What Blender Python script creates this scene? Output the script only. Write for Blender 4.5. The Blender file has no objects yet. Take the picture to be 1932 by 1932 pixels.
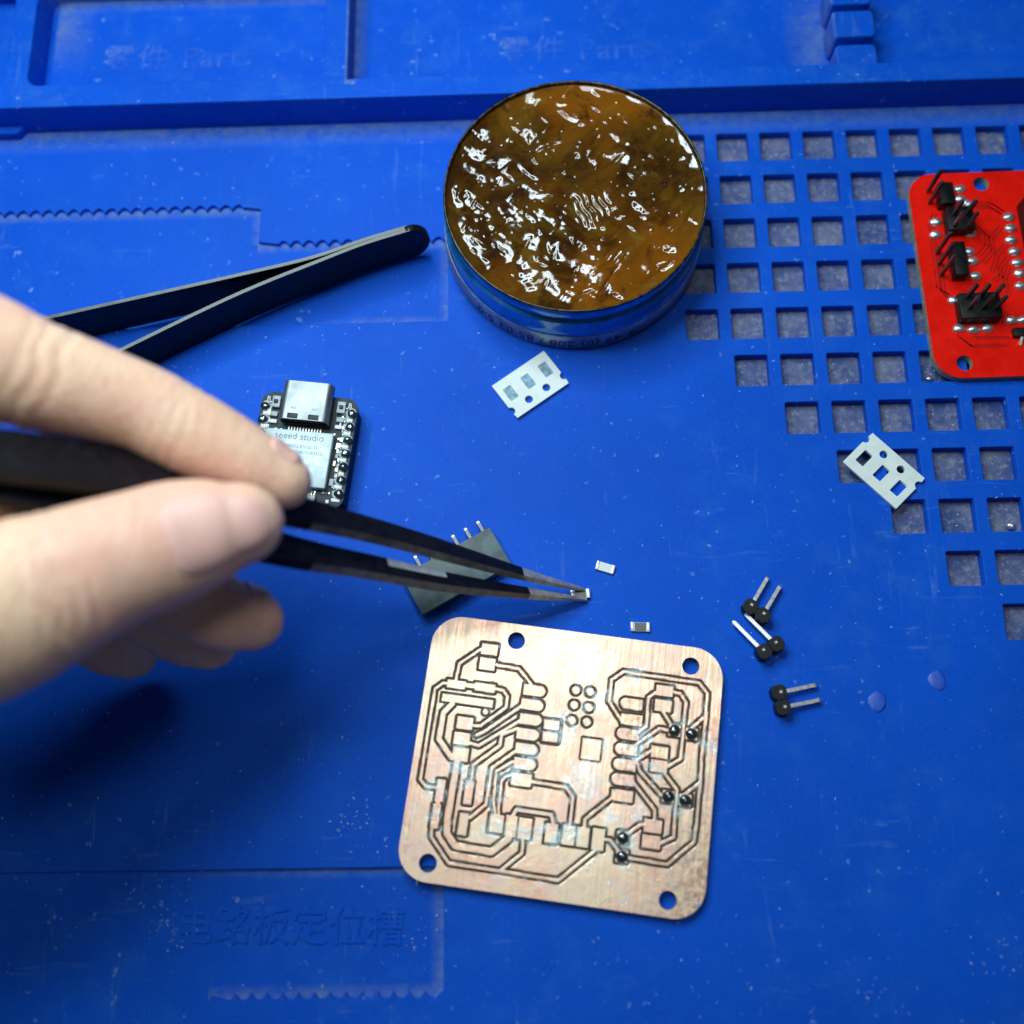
import bpy, bmesh, math, random
import numpy as np
from mathutils import Vector, Matrix, noise as mnoise

random.seed(7); np.random.seed(7)
MM = 0.001
C = bpy.context.scene.collection
SC = bpy.context.scene

# ---------------------------------------------------------------- camera
# mat frame in millimetres: x along the mat, y away from the viewer, z up (mat face z = 0)
FL, DIST = 2.06, 190.0
CA = np.array([0.999557239052463, -0.02214658895901616, -0.019870945002634647])
CB = np.array([-0.01569257053207262, -0.9597786576025913, 0.28031887492757923])
CN = np.array([-0.02527981582039856, -0.279882934470911, -0.9597012420040095])
RT = np.stack([CA, CB, CN])                      # rows: world axes seen from the camera
CAM = -RT @ np.array([0, 0, DIST])
def W(px, py, z=0.0):
    """photo position (1932 px frame) -> point of the mat frame at height z (mm)"""
    d = RT @ np.array([(px / 966 - 1) / FL, (py / 966 - 1) / FL, 1.0])
    return CAM + d * ((z - CAM[2]) / d[2])
right = RT @ np.array([1., 0, 0]); up = RT @ np.array([0, -1., 0]); back = RT @ np.array([0, 0, -1.])
cam = bpy.data.cameras.new('camera'); camo = bpy.data.objects.new('camera', cam); C.objects.link(camo)
camo.matrix_world = Matrix(((right[0], up[0], back[0], CAM[0]*MM), (right[1], up[1], back[1], CAM[1]*MM),
                            (right[2], up[2], back[2], CAM[2]*MM), (0, 0, 0, 1)))
cam.sensor_width = 36; cam.lens = FL * 18
cam.clip_start = 0.005; cam.clip_end = 20
cam.dof.use_dof = True; cam.dof.focus_distance = 0.188; cam.dof.aperture_fstop = 8.0
SC.camera = camo

# ---------------------------------------------------------------- light
world = bpy.data.worlds.new('World'); SC.world = world; world.use_nodes = True
bg = world.node_tree.nodes['Background']; bg.inputs[0].default_value = (0.75, 0.88, 1.0, 1); bg.inputs[1].default_value = 0.045
LAMP = (-72, 104, 205); LAMP_R = 60; LAMP_N = 14
for i in range(LAMP_N):                          # ring lamp of the bench magnifier
    a = 2 * math.pi * i / LAMP_N
    l = bpy.data.lights.new('ring_lamp', 'AREA'); l.shape = 'DISK'; l.size = 0.034
    l.energy = 0.62 / LAMP_N; l.color = (0.78, 0.95, 1.0)
    o = bpy.data.objects.new('ring_lamp', l); C.objects.link(o)
    p = Vector((LAMP[0] + LAMP_R * math.cos(a), LAMP[1] + LAMP_R * math.sin(a), LAMP[2]))
    o.location = p * MM
    o.rotation_euler = (Vector((0, 0, 0)) - Vector(LAMP)).to_track_quat('-Z', 'Y').to_euler()
l = bpy.data.lights.new('room_lamp', 'AREA'); l.shape = 'DISK'; l.size = 0.30; l.energy = 2.3; l.color = (0.92, 0.98, 1.0)
o = bpy.data.objects.new('room_lamp', l); C.objects.link(o); o.location = (0.055, 0.14, 1.25)      # ceiling light above the bench
o.rotation_euler = (Vector((.01, -.03, 0)) - o.location).to_track_quat('-Z', 'Y').to_euler()
SC.view_settings.view_transform = 'Standard'; SC.view_settings.look = 'None'
SC.view_settings.exposure = 0.0; SC.view_settings.gamma = 1.0
SC.render.engine = 'CYCLES'
SC.cycles.use_denoising = True
SC.cycles.max_bounces = 8

# ---------------------------------------------------------------- materials
MATS = {}
def nt(name):
    m = bpy.data.materials.new(name); m.use_nodes = True; MATS[name] = m
    t = m.node_tree; return m, t, t.nodes['Principled BSDF']
def node(t, typ, **kw):
    n = t.nodes.new(typ)
    for k, v in kw.items():
        if k.startswith('i_'): n.inputs[k[2:].replace('_', ' ')].default_value = v
        else: setattr(n, k, v)
    return n
def mixc(t, fac, a, b):
    n = t.nodes.new('ShaderNodeMix'); n.data_type = 'RGBA'
    for s, v in ((0, fac), (6, a), (7, b)):
        if hasattr(v, 'is_output'): t.links.new(v, n.inputs[s])
        else: n.inputs[s].default_value = v if s == 0 else (*v, 1)
    return n.outputs[2]
def ramp(t, src, p0, p1, v0=0., v1=1.):
    n = t.nodes.new('ShaderNodeMapRange'); t.links.new(src, n.inputs[0])
    for i, v in enumerate((p0, p1, v0, v1)): n.inputs[i + 1].default_value = v
    return n.outputs[0]
def mth(t, op, a, b):
    n = t.nodes.new('ShaderNodeMath'); n.operation = op; n.use_clamp = True
    for i, v in enumerate((a, b)):
        if hasattr(v, 'is_output'): t.links.new(v, n.inputs[i])
        else: n.inputs[i].default_value = v
    return n.outputs[0]
def tex(t, scale, detail=3, rough=.55, stretch=None, dist=0.0):
    tc = t.nodes.new('ShaderNodeTexCoord'); src = tc.outputs['Object']
    if stretch:
        mp = t.nodes.new('ShaderNodeMapping'); mp.inputs['Scale'].default_value = stretch
        t.links.new(src, mp.inputs[0]); src = mp.outputs[0]
    n = node(t, 'ShaderNodeTexNoise', i_Scale=scale, i_Detail=detail, i_Roughness=rough, i_Distortion=dist)
    t.links.new(src, n.inputs['Vector']); return n.outputs[0]
def bump(t, b, h, strength=.3, dist=.0002, nrm='Normal'):
    n = node(t, 'ShaderNodeBump', i_Strength=strength, i_Distance=dist)
    t.links.new(h, n.inputs['Height']); t.links.new(n.outputs[0], b.inputs[nrm]); return n
def simple(name, col, rough=.5, metal=0., noise=0., scale=800, bmp=0., spec=.5, coat=0.):
    m, t, b = nt(name)
    b.inputs['Base Color'].default_value = (*col, 1); b.inputs['Roughness'].default_value = rough
    b.inputs['Metallic'].default_value = metal; b.inputs['Specular IOR Level'].default_value = spec
    b.inputs['Coat Weight'].default_value = coat; b.inputs['Coat Roughness'].default_value = .1
    if noise:
        n = tex(t, scale)
        lo = tuple(c * (1 - noise) for c in col); hi = tuple(min(1, c * (1 + noise)) for c in col)
        t.links.new(mixc(t, ramp(t, n, .35, .65), lo, hi), b.inputs['Base Color'])
        t.links.new(ramp(t, n, .3, .7, rough * .8, min(1, rough * 1.25)), b.inputs['Roughness'])
    if bmp: bump(t, b, tex(t, scale * 1.7), bmp, .0001)
    return m

def mat_blue(name, dust=.25, base=(0.002, 0.088, 0.62), pale=(0.03, 0.16, 0.60), edges=(), spec=.08):
    """silicone with handling wear; edges: places where dust has gathered, (axis, from, to, other axis, lo, hi) in mm"""
    m, t, b = nt(name)
    big = tex(t, 18, 3, .6); mid = tex(t, 160, 4, .65); fine = tex(t, 1400, 2, .7); spk = tex(t, 620, 2, .5)
    patch = tex(t, 42, 4, .7, dist=.8); scr = tex(t, 330, 3, .6, stretch=(.25, 2.2, 1), dist=.7); scr2 = tex(t, 300, 3, .6, stretch=(2.4, .22, 1), dist=.9)
    c = mixc(t, ramp(t, big, .3, .7), tuple(x * .86 for x in base), tuple(min(1, x * 1.08) for x in base))
    d = mth(t, 'MULTIPLY', ramp(t, mid, .46, .76), dust)
    c = mixc(t, mth(t, 'MULTIPLY', d, ramp(t, patch, .42, .62, .35, 1.6)), c, pale)
    for sc in (scr, scr2):                          # rubbed streaks
        c = mixc(t, mth(t, 'MULTIPLY', mth(t, 'MULTIPLY', ramp(t, sc, .62, .72), ramp(t, patch, .48, .62)), .35), c, (0.10, 0.24, 0.66))
    s_ = mth(t, 'MULTIPLY', ramp(t, spk, .69, .75), ramp(t, patch, .45, .6, .3, .8))
    c = mixc(t, s_, c, (0.18, 0.34, 0.70))
    g = mth(t, 'MULTIPLY', ramp(t, fine, .58, .75), .16 + dust * .4)
    c = mixc(t, g, c, (0.05, 0.17, 0.55))
    stain = mth(t, 'MULTIPLY', ramp(t, tex(t, 30, 5, .75, dist=1.5), .70, .78), .5)
    c = mixc(t, stain, c, (0.02, 0.05, 0.20))
    tcn = t.nodes.new('ShaderNodeTexCoord'); sx = t.nodes.new('ShaderNodeSeparateXYZ'); t.links.new(tcn.outputs['Object'], sx.inputs[0])
    grit = ramp(t, tex(t, 420, 4, .75), .32, .68, .1, .85)
    for ax, a, b2, ox, lo, hi, *so in edges:
        so = so[0] if so else .2
        f = mth(t, 'MULTIPLY', ramp(t, sx.outputs[ax], a * MM, b2 * MM), grit)
        sg = 1 if b2 > a else -1; f = mth(t, 'MULTIPLY', f, ramp(t, sx.outputs[ax], (b2 + sg * .7) * MM, (b2 + sg * .5) * MM))
        f = mth(t, 'MULTIPLY', f, mth(t, 'MULTIPLY', ramp(t, sx.outputs[ox], (lo - so) * MM, lo * MM), ramp(t, sx.outputs[ox], (hi + so) * MM, hi * MM)))
        c = mixc(t, f, c, (0.14, 0.22, 0.40))
    t.links.new(c, b.inputs['Base Color'])
    t.links.new(ramp(t, mid, .3, .7, .42, .6), b.inputs['Roughness'])
    b.inputs['Specular IOR Level'].default_value = spec
    bump(t, b, fine, .25, .00012)
    return m
mat_blue('mat', edges=[(1, 77.5, 82.5, 0, -140, 150)])
mat_blue('slot_a', edges=[(0, -13.6, -11.6, 1, 37, 57), (1, 54.0, 55.6, 0, -49, -11), (0, -50.8, -48.8, 1, 56.2, 66), (1, 62.2, 63.8, 0, -130, -48.8), (1, 40.0, 38.3, 0, -25, -11, 15)])
mat_blue('slot_b', edges=[(0, -14.6, -12.2, 1, -81, -59), (1, -62.2, -60.4, 0, -35, -11, 25), (1, -78.0, -79.6, 0, -50, -11)])
mat_blue('mat_tray', .35, edges=[(1, 110.8, 113.6, 0, -95, -35), (0, -28, -30.8, 1, 86, 114), (0, -85, -93, 1, 105, 114, 9), (0, 57, 65, 1, 94, 104, 7), (1, 111.5, 113.6, 0, -31, 140)])
mat_blue('mat_worn', .9, base=(0.010, 0.102, 0.62), pale=(0.12, 0.24, 0.64))
def dusty():
    m, t, b = nt('pocket_floor')
    big = tex(t, 120, 4, .7); fine = tex(t, 900, 3, .8); spk = tex(t, 1500, 2, .5)
    c = mixc(t, ramp(t, big, .35, .65), (0.035, 0.070, 0.23), (0.16, 0.18, 0.29))
    c = mixc(t, mth(t, 'MULTIPLY', ramp(t, fine, .5, .72), .6), c, (0.36, 0.38, 0.42))
    c = mixc(t, ramp(t, spk, .68, .74), c, (0.45, 0.5, 0.55))
    t.links.new(c, b.inputs['Base Color']); b.inputs['Roughness'].default_value = .75
    b.inputs['Specular IOR Level'].default_value = .25
    bump(t, b, fine, .8, .0003)
dusty()
simple('black_plastic', (0.007, 0.008, 0.009), .42, noise=.4, bmp=.25, spec=.28)
simple('grey_plastic', (0.085, 0.125, 0.135), .5, noise=.45, scale=260, bmp=.3, spec=.4)
simple('black_paint', (0.005, 0.005, 0.008), .4, noise=.3, scale=600, spec=.22, bmp=.05)
simple('bare_steel', (0.50, 0.47, 0.43), .36, .6, noise=.25, scale=700, bmp=.1)
simple('dark_edge', (0.10, 0.11, 0.11), .4, .5, noise=.3, scale=500)
simple('worn_edge', (0.24, 0.22, 0.20), .5, .4, noise=.35, scale=500)
simple('pin_metal', (0.74, 0.74, 0.70), .38, .9, noise=.15)
simple('pin_shaded', (0.10, 0.095, 0.095), .35, .7, noise=.3)  # pin metal with shadow and dark reflections painted into the colour
simple('solder', (0.70, 0.74, 0.76), .36, .9, noise=.1, bmp=.15)
simple('dark_solder', (0.16, 0.19, 0.20), .16, .9, noise=.2, coat=.6)
simple('white_paper', (0.76, 0.84, 0.82), .7, noise=.05, scale=600, bmp=.2)
simple('tape_pocket', (0.24, 0.38, 0.48), .6, noise=.35, scale=1300, spec=.3)
simple('ceramic_white', (0.78, 0.80, 0.80), .45, noise=.04)
simple('resist_film', (0.05, 0.07, 0.07), .3, noise=.4, scale=2500)
simple('tin_terminal', (0.72, 0.75, 0.76), .35, .55, noise=.1)
simple('shield_metal', (0.50, 0.60, 0.64), .5, .35, noise=.05, bmp=.05)
simple('usb_metal', (0.25, 0.28, 0.29), .44, .85, noise=.025, scale=300, bmp=.05)
simple('gold', (0.75, 0.55, 0.22), .3, 1.)
simple('print_grey', (0.16, 0.2, 0.24), .5)
simple('silk_white', (0.75, 0.78, 0.8), .5)
simple('module_board', (0.030, 0.042, 0.048), .5, noise=.6, scale=1200, spec=.2)
simple('part_grey', (0.33, 0.40, 0.43), .4, noise=.3, scale=1500)
simple('fibreglass', (0.26, 0.27, 0.19), .6, noise=.25, scale=900)
simple('red_mask', (0.86, 0.008, 0.002), .36, noise=.1, scale=300, bmp=.05, spec=.2)
simple('red_trace', (0.42, 0.004, 0.002), .35)
simple('tin_blue', (0.003, 0.19, 0.55), .28, .5, noise=.25, scale=250, coat=.5)
simple('tin_band', (0.24, 0.30, 0.38), .36, .6, noise=.3, scale=350)
simple('tin_rim', (0.075, 0.058, 0.032), .34, .7, noise=.7, scale=900, bmp=.4)
simple('ink_dark', (0.01, 0.02, 0.09), .5)
simple('lint', (0.62, 0.68, 0.74), .8)
mat_blue('nub', .0, spec=.9)

def flux_mat():
    m, t, b = nt('flux_paste')
    a = tex(t, 48, 4, .65, dist=1.4); f = tex(t, 170, 4, .65, dist=.6); g = tex(t, 900, 3, .6); h = tex(t, 30, 2, .5)
    c = mixc(t, ramp(t, a, .38, .62), (0.040, 0.012, 0.0012), (0.13, 0.058, 0.004))
    c = mixc(t, mth(t, 'MULTIPLY', ramp(t, h, .46, .58), .8), c, (0.23, 0.072, 0.002))
    c = mixc(t, mth(t, 'MULTIPLY', ramp(t, f, .58, .74), .7), c, (0.20, 0.135, 0.016))
    c = mixc(t, mth(t, 'MULTIPLY', ramp(t, f, .46, .34), .75), c, (0.020, 0.006, 0.002))
    t.links.new(c, b.inputs['Base Color'])
    b.inputs['Roughness'].default_value = .09; b.inputs['Specular IOR Level'].default_value = .5
    b.inputs['Subsurface Weight'].default_value = .5; b.inputs['Subsurface Radius'].default_value = (.004, .0016, .0004)
    b.inputs['Subsurface Scale'].default_value = 1.0
    b.inputs['Coat Weight'].default_value = .4; b.inputs['Coat Roughness'].default_value = .05
    bump(t, b, g, .03, .0003)
flux_mat()

def skin_mat():
    m, t, b = nt('skin')
    a = tex(t, 45, 4, .65, dist=.6); f = tex(t, 1100, 3, .6); cr = tex(t, 330, 4, .65, stretch=(2.6, .7, 1), dist=.8); mo = tex(t, 190, 3, .6)
    c = mixc(t, ramp(t, a, .36, .64), (0.94, 0.63, 0.42), (0.92, 0.51, 0.38))
    c = mixc(t, mth(t, 'MULTIPLY', ramp(t, mo, .5, .7), .45), c, (0.92, 0.64, 0.50))
    c = mixc(t, mth(t, 'MULTIPLY', ramp(t, cr, .46, .34), .35), c, (0.62, 0.30, 0.20))
    t.links.new(c, b.inputs['Base Color'])
    b.inputs['Roughness'].default_value = .48; b.inputs['Specular IOR Level'].default_value = .4
    b.inputs['Subsurface Weight'].default_value = .12; b.inputs['Subsurface Radius'].default_value = (.004, .0016, .0008)
    b.inputs['Subsurface Scale'].default_value = .6
    ad = t.nodes.new('ShaderNodeMath'); ad.operation = 'ADD'; t.links.new(f, ad.inputs[0]); t.links.new(cr, ad.inputs[1])
    bump(t, b, ad.outputs[0], .28, .0006)
skin_mat()
simple('nail', (0.86, 0.50, 0.43), .42, noise=.06, scale=120, spec=.4)

def copper_mat():
    m, t, b = nt('copper_clad')
    ga = node(t, 'ShaderNodeAttribute', attribute_name='groove'); fa = node(t, 'ShaderNodeAttribute', attribute_name='residue')
    big = tex(t, 75, 5, .7, dist=1.2); blot = tex(t, 130, 4, .7, dist=.8); brush = tex(t, 520, 3, .6, stretch=(3.5, .16, 1)); sp = tex(t, 1100, 3, .75)
    edge = tex(t, 36, 4, .65, dist=.5)
    c = mixc(t, ramp(t, big, .40, .60), (0.94, 0.56, 0.41), (0.95, 0.73, 0.50))
    c = mixc(t, mth(t, 'MULTIPLY', ramp(t, blot, .5, .62), .55), c, (0.93, 0.66, 0.58))
    c = mixc(t, mth(t, 'MULTIPLY', ramp(t, edge, .52, .66), .5), c, (0.88, 0.80, 0.58))
    c = mixc(t, mth(t, 'MULTIPLY', ramp(t, brush, .45, .75), .4), c, (0.97, 0.80, 0.64))
    ox = mth(t, 'MULTIPLY', ramp(t, sp, .48, .66), ramp(t, edge, .44, .36))
    c = mixc(t, mth(t, 'MULTIPLY', ox, .75), c, (0.34, 0.17, 0.10))
    tcn = t.nodes.new('ShaderNodeTexCoord'); sx = t.nodes.new('ShaderNodeSeparateXYZ'); t.links.new(tcn.outputs['Object'], sx.inputs[0])
    corner = mth(t, 'MULTIPLY', ramp(t, sx.outputs[0], .012, .025), ramp(t, sx.outputs[1], .004, -.016))      # tarnish spreading from one corner
    corner = mth(t, 'MULTIPLY', corner, mth(t, 'ADD', mth(t, 'MULTIPLY', ramp(t, sp, .40, .62), .75), ramp(t, blot, .45, .65, 0, .35)))
    c = mixc(t, corner, c, (0.33, 0.18, 0.13))
    rz_ = mth(t, 'MULTIPLY', fa.outputs['Fac'], ramp(t, tex(t, 520, 4, .7), .38, .6))
    c = mixc(t, ga.outputs['Fac'], c, (0.012, 0.006, 0.004))
    c = mixc(t, mth(t, 'MULTIPLY', rz_, ramp(t, ga.outputs['Fac'], 0, 1, .5, .8)), c, (0.55, 0.80, 0.86))  # flux residue tint, its bluish glints painted in as pale blue
    t.links.new(c, b.inputs['Base Color'])
    t.links.new(ramp(t, ga.outputs['Fac'], 0, 1, .55, 0), b.inputs['Metallic'])
    r = mth(t, 'ADD', ramp(t, blot, .3, .7, .24, .42), mth(t, 'MULTIPLY', ramp(t, brush, .4, .7), .12))
    t.links.new(r, b.inputs['Roughness'])
    t.links.new(fa.outputs['Fac'], b.inputs['Coat Weight']); b.inputs['Coat Roughness'].default_value = .06
    b.inputs['Coat IOR'].default_value = 1.55
    wr = t.nodes.new('ShaderNodeMath'); wr.operation = 'ADD'; t.links.new(brush, wr.inputs[0]); t.links.new(tex(t, 240, 4, .65, dist=1.6), wr.inputs[1])
    bump(t, b, wr.outputs[0], .22, .0002)
    bump(t, b, tex(t, 380, 3, .6), .9, .0006, 'Coat Normal')
copper_mat()

# ---------------------------------------------------------------- mesh helpers
def mk(name, me, mat, parent=None, loc=(0, 0, 0), rz=0., smooth=None):
    """link mesh data (already in metres) as an object; loc in mm of the parent frame"""
    o = bpy.data.objects.new(name, me); C.objects.link(o)
    for x in (mat if isinstance(mat, (list, tuple)) else [mat]): me.materials.append(MATS[x])
    o.location = Vector(loc) * MM; o.rotation_euler = (0, 0, rz)
    if parent is not None: o.parent = parent
    if smooth is not None:
        me.polygons.foreach_set('use_smooth', [True] * len(me.polygons)); me.set_sharp_from_angle(angle=math.radians(smooth))
    return o
def tag(o, label, cat, group=None, kind=None):
    if label: o['label'] = label
    if cat: o['category'] = cat
    if group: o['group'] = group
    if kind: o['kind'] = kind
    return o
def thing(name, label, cat, loc=(0, 0, 0), rz=0., group=None):
    o = bpy.data.objects.new(name, None); C.objects.link(o); o.empty_display_size = .005
    o.location = Vector(loc) * MM; o.rotation_euler = (0, 0, rz)
    return tag(o, label, cat, group)
def from_py(verts, faces, scale=True):
    me = bpy.data.meshes.new('m'); v = np.asarray(verts, float) * (MM if scale else 1)
    me.from_pydata(v.tolist(), [], [tuple(int(i) for i in f) for f in faces]); me.update(); return me
def bm_mesh(bm):
    bmesh.ops.recalc_face_normals(bm, faces=bm.faces)
    for v in bm.verts: v.co *= MM
    me = bpy.data.meshes.new('m'); bm.to_mesh(me); bm.free(); return me
def baked(ob):
    dg = bpy.context.evaluated_depsgraph_get(); me = bpy.data.meshes.new_from_object(ob.evaluated_get(dg)); return me
def plate(outer, holes=(), z0=0., z1=1., bev=.0, res=2):
    """flat plate with holes and rounded edges, mm"""
    cu = bpy.data.curves.new('c', 'CURVE'); cu.dimensions = '2D'; cu.fill_mode = 'BOTH'
    for pts in [outer, *holes]:
        s = cu.splines.new('POLY'); s.points.add(len(pts) - 1)
        for q, p in zip(s.points, pts): q.co = (p[0], p[1], 0, 1)
        s.use_cyclic_u = True
    cu.extrude = (z1 - z0) / 2 - bev; cu.bevel_depth = bev; cu.bevel_resolution = res; cu.offset = -bev if bev else 0
    o = bpy.data.objects.new('c', cu); C.objects.link(o)
    me = baked(o); bpy.data.objects.remove(o); bpy.data.curves.remove(cu)
    n = len(me.vertices); co = np.empty(n * 3); me.vertices.foreach_get('co', co); co = co.reshape(-1, 3)
    co[:, 2] += (z0 + z1) / 2; me.vertices.foreach_set('co', (co * MM).ravel()); me.update()
    me.materials.clear(); return me
def rrect(cx, cy, w, h, r=1., n=5, ang=0.):
    pts = []
    for sx, sy, a0 in ((1, 1, 0), (-1, 1, 90), (-1, -1, 180), (1, -1, 270)):
        for i in range(n + 1):
            a = math.radians(a0 + 90 * i / n)
            pts.append((sx * (w / 2 - r) + r * math.cos(a), sy * (h / 2 - r) + r * math.sin(a)))
    ca, sa = math.cos(ang), math.sin(ang)
    return [(cx + x * ca - y * sa, cy + x * sa + y * ca) for x, y in pts]
def circ(cx, cy, r, n=28): return [(cx + r * math.cos(2 * math.pi * i / n), cy + r * math.sin(2 * math.pi * i / n)) for i in range(n)]
def bevel_box(sx, sy, sz, b=.15, c=(0, 0, 0), seg=2):
    bm = bmesh.new(); bmesh.ops.create_cube(bm, size=1)
    for v in bm.verts: v.co = Vector((v.co.x * sx + c[0], v.co.y * sy + c[1], v.co.z * sz + c[2]))
    if b: bmesh.ops.bevel(bm, geom=bm.edges[:], offset=b, segments=seg, affect='EDGES', profile=.5)
    return bm_mesh(bm)
def lathe(profile, n=96):
    v, f = [], []; k = len(profile)
    for i in range(n):
        a = 2 * math.pi * i / n
        for r, z in profile: v.append((r * math.cos(a), r * math.sin(a), z))
    for i in range(n):
        j = (i + 1) % n
        for q in range(k - 1): f.append((i * k + q, j * k + q, j * k + q + 1, i * k + q + 1))
    return from_py(v, f)
def blob(rx, ry, rz, amp=.12, seed=0, n=14, cut=None):
    bm = bmesh.new(); bmesh.ops.create_uvsphere(bm, u_segments=n, v_segments=n // 2 + 2, radius=1)
    for v in bm.verts:
        k = 1 + amp * mnoise.noise(v.co * 1.7 + Vector((seed * 3.1, seed, 0)))
        v.co = Vector((v.co.x * rx * k, v.co.y * ry * k, max(v.co.z, cut if cut is not None else -9) * rz * k))
    return bm_mesh(bm)
def bar(p0, p1, w, tip=0.):
    """square pin from p0 to p1 with a chamfered tip at p1"""
    p0, p1 = Vector(p0), Vector(p1); d = (p1 - p0).normalized()
    a = d.cross(Vector((0, 0, 1)) if abs(d.z) < .9 else Vector((1, 0, 0))).normalized(); b = d.cross(a)
    v, f = [], []
    st = [(p0, w / 2), (p1 - d * tip, w / 2), (p1, w * .22)] if tip else [(p0, w / 2), (p1, w / 2)]
    for p, h in st:
        for sa, sb in ((-1, -1), (1, -1), (1, 1), (-1, 1)): v.append(p + a * h * sa + b * h * sb)
    for k in range(len(st) - 1):
        for i in range(4): j = (i + 1) % 4; f.append((k * 4 + i, k * 4 + j, k * 4 + 4 + j, k * 4 + 4 + i))
    f.append((3, 2, 1, 0)); m = (len(st) - 1) * 4; f.append((m, m + 1, m + 2, m + 3))
    return from_py(v, f)
def text_mesh(s, size, ext=.02, align='CENTER', bevel=0., spacing=1.0):
    cu = bpy.data.curves.new('t', 'FONT'); cu.body = s; cu.size = size; cu.extrude = ext; cu.align_x = align; cu.align_y = 'CENTER'
    cu.bevel_depth = bevel; cu.space_character = spacing; cu.resolution_u = 3
    o = bpy.data.objects.new('t', cu); C.objects.link(o); me = baked(o)
    bpy.data.objects.remove(o); bpy.data.curves.remove(cu)
    n = len(me.vertices); co = np.empty(n * 3); me.vertices.foreach_get('co', co)
    me.vertices.foreach_set('co', co * MM); me.update(); me.materials.clear(); return me

# ================================================================ THE MAT
PX, PY = 8.564, 9.639
X0, Y0 = 42.085, 87.418                           # corner lattice of the square pockets
HW = 6.25
mat = thing('soldering_mat', 'blue silicone soldering mat with square pockets, trays and stepped slots', None)
mat['kind'] = 'structure'
first_col = {1: -1, 2: -1, 3: -1, 4: -1, 5: -1, 6: 0, 7: 1, 8: 2, 9: 3, 10: 4, 11: 5}
pockets = []
for r in range(1, 12):
    for j in range(first_col[r], 9):
        pockets.append(rrect(X0 + j * PX + HW / 2, Y0 - r * PY - HW / 2, HW, HW, .35, 2))
def scallop(x0, x1, y, amp=.5, per=2.54, n=8):
    k = int(abs(x1 - x0) / per * n); d = 1 if x1 > x0 else -1
    return [(x0 + d * i * per / n, y + amp * (abs(math.sin(math.pi * i / n)) * 2 - 1) * 1.0) for i in range(1, k)]
LEDGE_Y = 82.7
slot_a = [(-128, 38.3), (-11.6, 38.3), (-11.6, 55.2)] + scallop(-12.2, -45.5, 55.8, .58) + [(-48.8, 56.3), (-48.8, 63.6), (-51.5, 64.0)] + scallop(-52, -127, 64.2, .58) + [(-128, 64.2)]
slot_b = [(-128, -60.4), (-12.2, -60.4), (-12.2, -79.2)] + scallop(-12.6, -47, -79.8, -.58) + [(-49.6, -79.6), (-49.8, -120), (-128, -120)]
top = plate([(-140, -130), (150, -130), (150, LEDGE_Y + .5), (-140, LEDGE_Y + .5)], pockets + [slot_a, slot_b], -2.3, 0, .16, 1)
mk('work_surface', top, 'mat', mat, smooth=35)
mk('slot_floor', plate([(-129, 37), (-10.5, 37), (-10.5, 66), (-129, 66)], (), -2.25, -.85), 'slot_a', mat)
mk('slot_floor', plate([(-129, -121), (-11, -121), (-11, -59), (-129, -59)], (), -2.2, -.95), 'slot_b', mat)
mk('pocket_floor', plate([(-139, -129), (149, -129), (149, 84), (-139, 84)], (), -3.6, -2.0), 'pocket_floor', mat)
# parts trays beyond the ridge
T = 8.0
tray1 = rrect(-65.2, 100.8, 59.0, 26.0, 2.4, 6)
tray0 = rrect(-128, 101, 57.6, 26.0, 2.4, 6)
tray2 = [(-30.9, 87.4), (65.0, 87.4), (65.0, 113.8), (-30.9, 113.8)]
tray3 = [(73.4, 88.0), (140, 88.0), (140, 113.8), (73.4, 113.8)]
gap = [(65.0, 88.0), (73.4, 88.0), (73.4, 113.8), (65, 113.8)]
tray23 = [(-30.9, 87.2), (140, 87.2), (140, 113.8), (-30.9, 113.8)]
ridge = plate([(-170, LEDGE_Y), (150, LEDGE_Y), (150, 150), (-170, 150)], [tray0, tray1, tray23], -2.4, T, .35, 3)
mk('tray_ridge', ridge, 'mat_tray', mat, smooth=35)
mk('tray_floor', plate([(-139, LEDGE_Y + 1), (149, LEDGE_Y + 1), (149, 149), (-169, 149)], (), -2.0, 1.0), 'mat_tray', mat)
for cx, cy, w, h, z in ((69.2, 96.6, 8.2, 6.2, T - .1), (69.2, 104.2, 8.2, 6.0, T - .1), (69.4, 89.6, 8.0, 6.0, T - 1.2)):
    mk('divider_block', plate(rrect(cx, cy, w, h, 1.0, 4), (), .9, z, .4, 3), 'mat_tray', mat, smooth=40)
mk('divider_web', plate([(66.4, 87.4), (72, 87.4), (72, 113), (66.4, 113)], (), .9, 5.2, .3), 'mat_tray', mat, smooth=40)
mk('ridge_step', plate([(-139, 81.2), (-98.6, 81.2), (-97.0, LEDGE_Y + .6), (-139, LEDGE_Y + .6)], (), -.3, 2.2, .3), 'mat_tray', mat, smooth=40)
# moulded lettering
def letters(s, px, py, z, size, ext, m, ang=0., sp=1., sx=1.):
    me = text_mesh(s, size, ext, 'CENTER', .06, sp); p = W(px, py, z)
    o = mk('moulded_lettering', me, m, mat, (p[0], p[1], z), ang); o.scale.x = sx; return o
letters('零件 Parts', 337, 112, 1.015, 7.0, .03, 'mat_worn', -.01, 1.06)
letters('零件 Parts', 1085, 96, 1.015, 7.0, .03, 'mat_worn', -.01, 1.06)
letters('电路板定位槽', 548, 1752, -.93, 6.2, .2, 'mat', -.02, 1.02)
for px, py in ((1655, 1324), (1768, 1284)):
    p = W(px, py); mk('moulded_nub', blob(1.55, 1.8, .24, .2, px, 20, -.1), 'nub', mat, (p[0], p[1], 0), smooth=180)

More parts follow.
